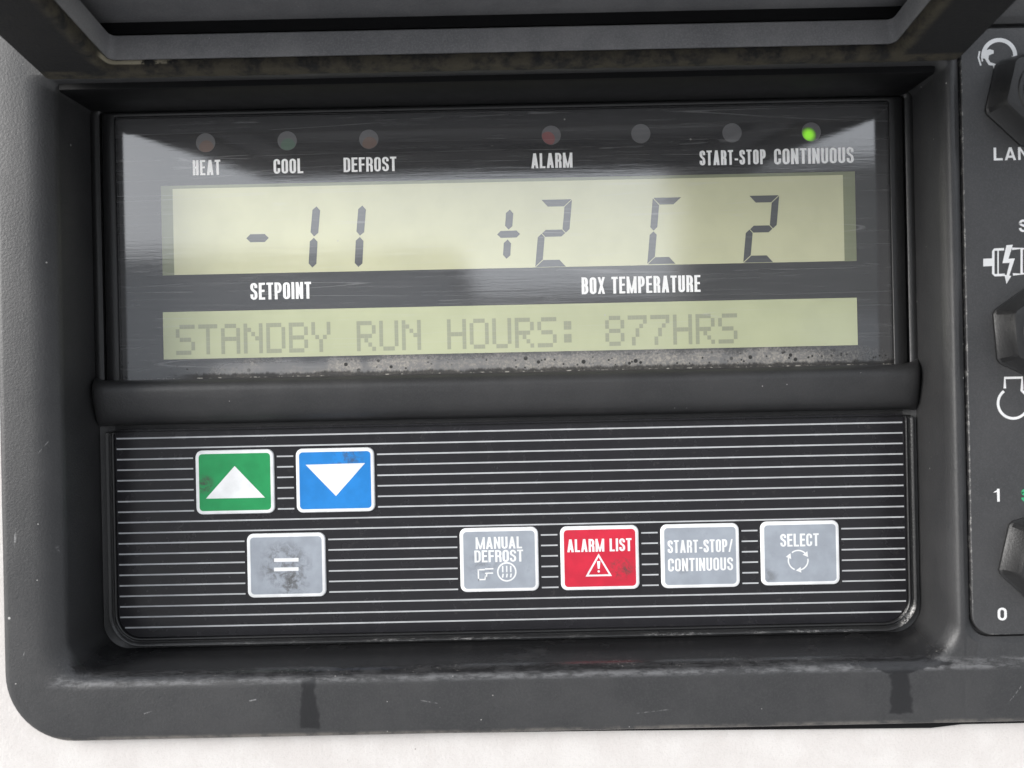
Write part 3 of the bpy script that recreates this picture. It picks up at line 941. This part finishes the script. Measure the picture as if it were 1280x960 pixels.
# talking head
cx, cy = 1249, 70
line([(cx + 20 * cos(radians(a)), cy - 20 * sin(radians(a))) for a in range(-38, 196, 9)], 4.6)
poly([(1228, 68), (1232, 63), (1237, 61.5), (1242, 63), (1242, 67), (1239, 68), (1236, 69.5), (1235.5, 74), (1238, 78), (1245, 80), (1246, 83), (1242.5, 87.5), (1241, 82), (1236, 81.5), (1233, 77), (1231, 73)], dy=.03)
line([(1229.5, 66), (1227, 71), (1228, 77)], 1.6, dy=.05)
line([(1224.5, 64), (1223, 72), (1226, 82)], 1.8)
poly([(1227, 73), (1232, 70.5), (1232, 73.5)], dy=.07)
text(pl, 'LANG', 1242, 1301, 184, 200, 1, YT, YP2, stem=.2, hor=.17, gap=.16)
# motor with lightning flash
poly([(1229, 323.5), (1240, 323), (1240, 332.5), (1229, 333)])
line([(1255, 311.5), (1243, 312), (1241.5, 314), (1241.5, 342), (1243.5, 344), (1256, 343.5)], 2.8, dy=.03)
line([(1247.5, 313), (1247.5, 343)], 1.6, dy=.05)
poly([(1258, 306.5), (1266, 306), (1260.5, 323.5), (1268.5, 323), (1261.5, 344.5), (1264, 345), (1258, 355), (1255.5, 343.5), (1258, 344), (1262, 328.5), (1253, 329)], dy=.07)
line([(1265, 311), (1277, 310.5), (1277, 342.5), (1266, 343)], 2.8, dy=.03)
line([(1277, 311), (1283, 311), (1283, 342), (1277, 342)], 2.4, dy=.09)
# engine outline
eng = [(1256, 485.5), (1256, 472.5), (1277.5, 472), (1277.5, 485)] + [(1266.5 + 19 * cos(radians(a)), 504 - 19 * sin(radians(a))) for a in range(56, -238, -8)]
line(eng, 3.0)
text(pl, '1', 1241.5, 1249.5, 611, 627, 1, YT, YP2, stem=.2, hor=.16, gap=.1)
text(pl, '0', 1247, 1258.5, 759.5, 775.5, 1, YT, YP2, stem=.21, hor=.17, gap=.1)
text(pl, 'S', 1273.5, 1284.5, 274.5, 290, 1, YT, YP2, stem=.2, hor=.17, gap=.1)
text(pl, 'S', 1276.5, 1287.5, 611, 627, 2, YT, YP2, stem=.2, hor=.17, gap=.1)
pl.build('plate', [M['plate'], M['plate_print'], M['plate_green']], sw)


def knob(x, y, ang, R=56):
    k = MB()
    cx, cz = px(x, y, YP2)
    def hexl(r, Y, n=6):
        pts = []
        for i in range(n):
            a0 = radians(ang + 60 * i)
            for da in (-3, 3):                     # slightly blunted corners
                rad = r * cos(radians(30)) / cos(radians(30 - 3))
                pts.append((cx + rad * cos(a0 + radians(da)), Y, cz + rad * sin(a0 + radians(da))))
        return pts
    def circ(r, Y): return [(cx + r * cos(radians(ang - 3 + 30 * i)), Y, cz + r * sin(radians(ang - 3 + 30 * i))) for i in range(12)]
    def circf(r, Y, n=40): return [(cx + r * cos(2 * pi * i / n), Y, cz + r * sin(2 * pi * i / n)) for i in range(n)]
    k.loft([hexl(R + 2, YP2 + .3), hexl(R + 2, YP2 - 3), hexl(R, YP2 - 5), hexl(R * .9, YP2 - 26), hexl(R * .86, YP2 - 30), hexl(R * .8, YP2 - 31), circ(R * .62, YP2 - 31)], 0)
    k.loft([circf(R * .62, YP2 - 30.9), circf(R * .6, YP2 - 32.5), circf(R * .53, YP2 - 32.5), circf(R * .5, YP2 - 30), circf(R * .46, YP2 - 16), circf(R * .3, YP2 - 14)], 0, cap1=0)
    body = k.build('knob', M['knob'], sw, sharp=28)
    ptr = MB()
    ptr.loft([circf(R * .2, YP2 - 13, 20), circf(R * .19, YP2 - 40, 20), circf(R * .15, YP2 - 46, 20)], 0, cap1=0)
    ptr.build('switch_lever', M['knob'], body, sharp=40)


knob(1291, 122, 76 + 120)
knob(1298, 416, 86 + 120 + 8)
knob(1308, 696, 76 + 120)

# ------------------------------------------------------------------ the yard behind the camera (only seen mirrored in the window)
def yard(name, builder, mats, loc, label, cat):
    o = builder.build(name, mats, None, scale=1.0)
    o.location = loc
    return tag(o, label, cat) if label else o


def concrete():
    N = NT('yard_concrete')
    v = N.noise(0.00004 * 5, 6, 0.6)
    N.set(Base_Color=N.mix(N.step(v, 0.3, 0.7), (0.38, 0.375, 0.37), (0.48, 0.475, 0.47)), Roughness=0.85)
    return N.mat


gd = MB()
gd.face([(-400, -400, 0), (400, -400, 0), (400, 400, 0), (-400, 400, 0)])
g = gd.build('ground', concrete(), None, scale=1.0)
tag(g, kind='structure')

def cladding(name, c):
    N = NT(name)
    w = N.t.nodes.new('ShaderNodeTexWave'); w.inputs['Scale'].default_value = 3.0
    N.t.links.new(N.co_m, w.inputs['Vector'])
    N.set(Base_Color=N.mix(w.outputs['Fac'], tuple(q * .85 for q in c), c), Roughness=0.6)
    return N.mat

def warehouse(x0, x1, y0, y1, h, wall, roof_c, label):
    root = empty('warehouse', ((x0 + x1) / 2, (y0 + y1) / 2, 0))
    tag(root, label, 'building', 'warehouses across the yard')
    w, d = (x1 - x0) / 2, (y1 - y0) / 2
    b = MB(); b.box(-w, w, -d, d, 0, h)
    b.build('wall', cladding('cladding', wall), root, scale=1.0)
    r = MB(); r.loft([[(x, -d - .4, h), (x, -d - .4, h + .25), (x, 0, h + .25 + d * .1), (x, d + .4, h + .25), (x, d + .4, h)] for x in (-w - .4, w + .4)], 0, cap0=0, cap1=0)
    r.build('roof', simple('roof_sheet', roof_c, .6), root, scale=1.0)
    n = max(1, int(w / 5))
    for i in range(n):
        x = -w + (2 * w) * (i + .5) / n
        dr = MB(); dr.box(x - 1.7, x + 1.7, d + .02, d + .12, 0, min(3.6, h * .7))
        dr.build('loading_door', simple('door_paint', (0.35, 0.36, 0.37), .5), root, scale=1.0)


warehouse(-70, -2.2, -46, -30, 5.8, (0.42, 0.43, 0.44), (0.3, 0.3, 0.3), 'grey warehouse mirrored dimly across the left of the display window')
warehouse(6.1, 60, -33, -30, 8.6, (0.24, 0.24, 0.23), (0.2, 0.2, 0.2), 'dark tall warehouse mirrored across the right of the display window')
warehouse(-12, 22, -80, -62, 7.6, (0.55, 0.54, 0.53), (0.4, 0.4, 0.4), 'pale low warehouse mirrored in the middle of the display window')
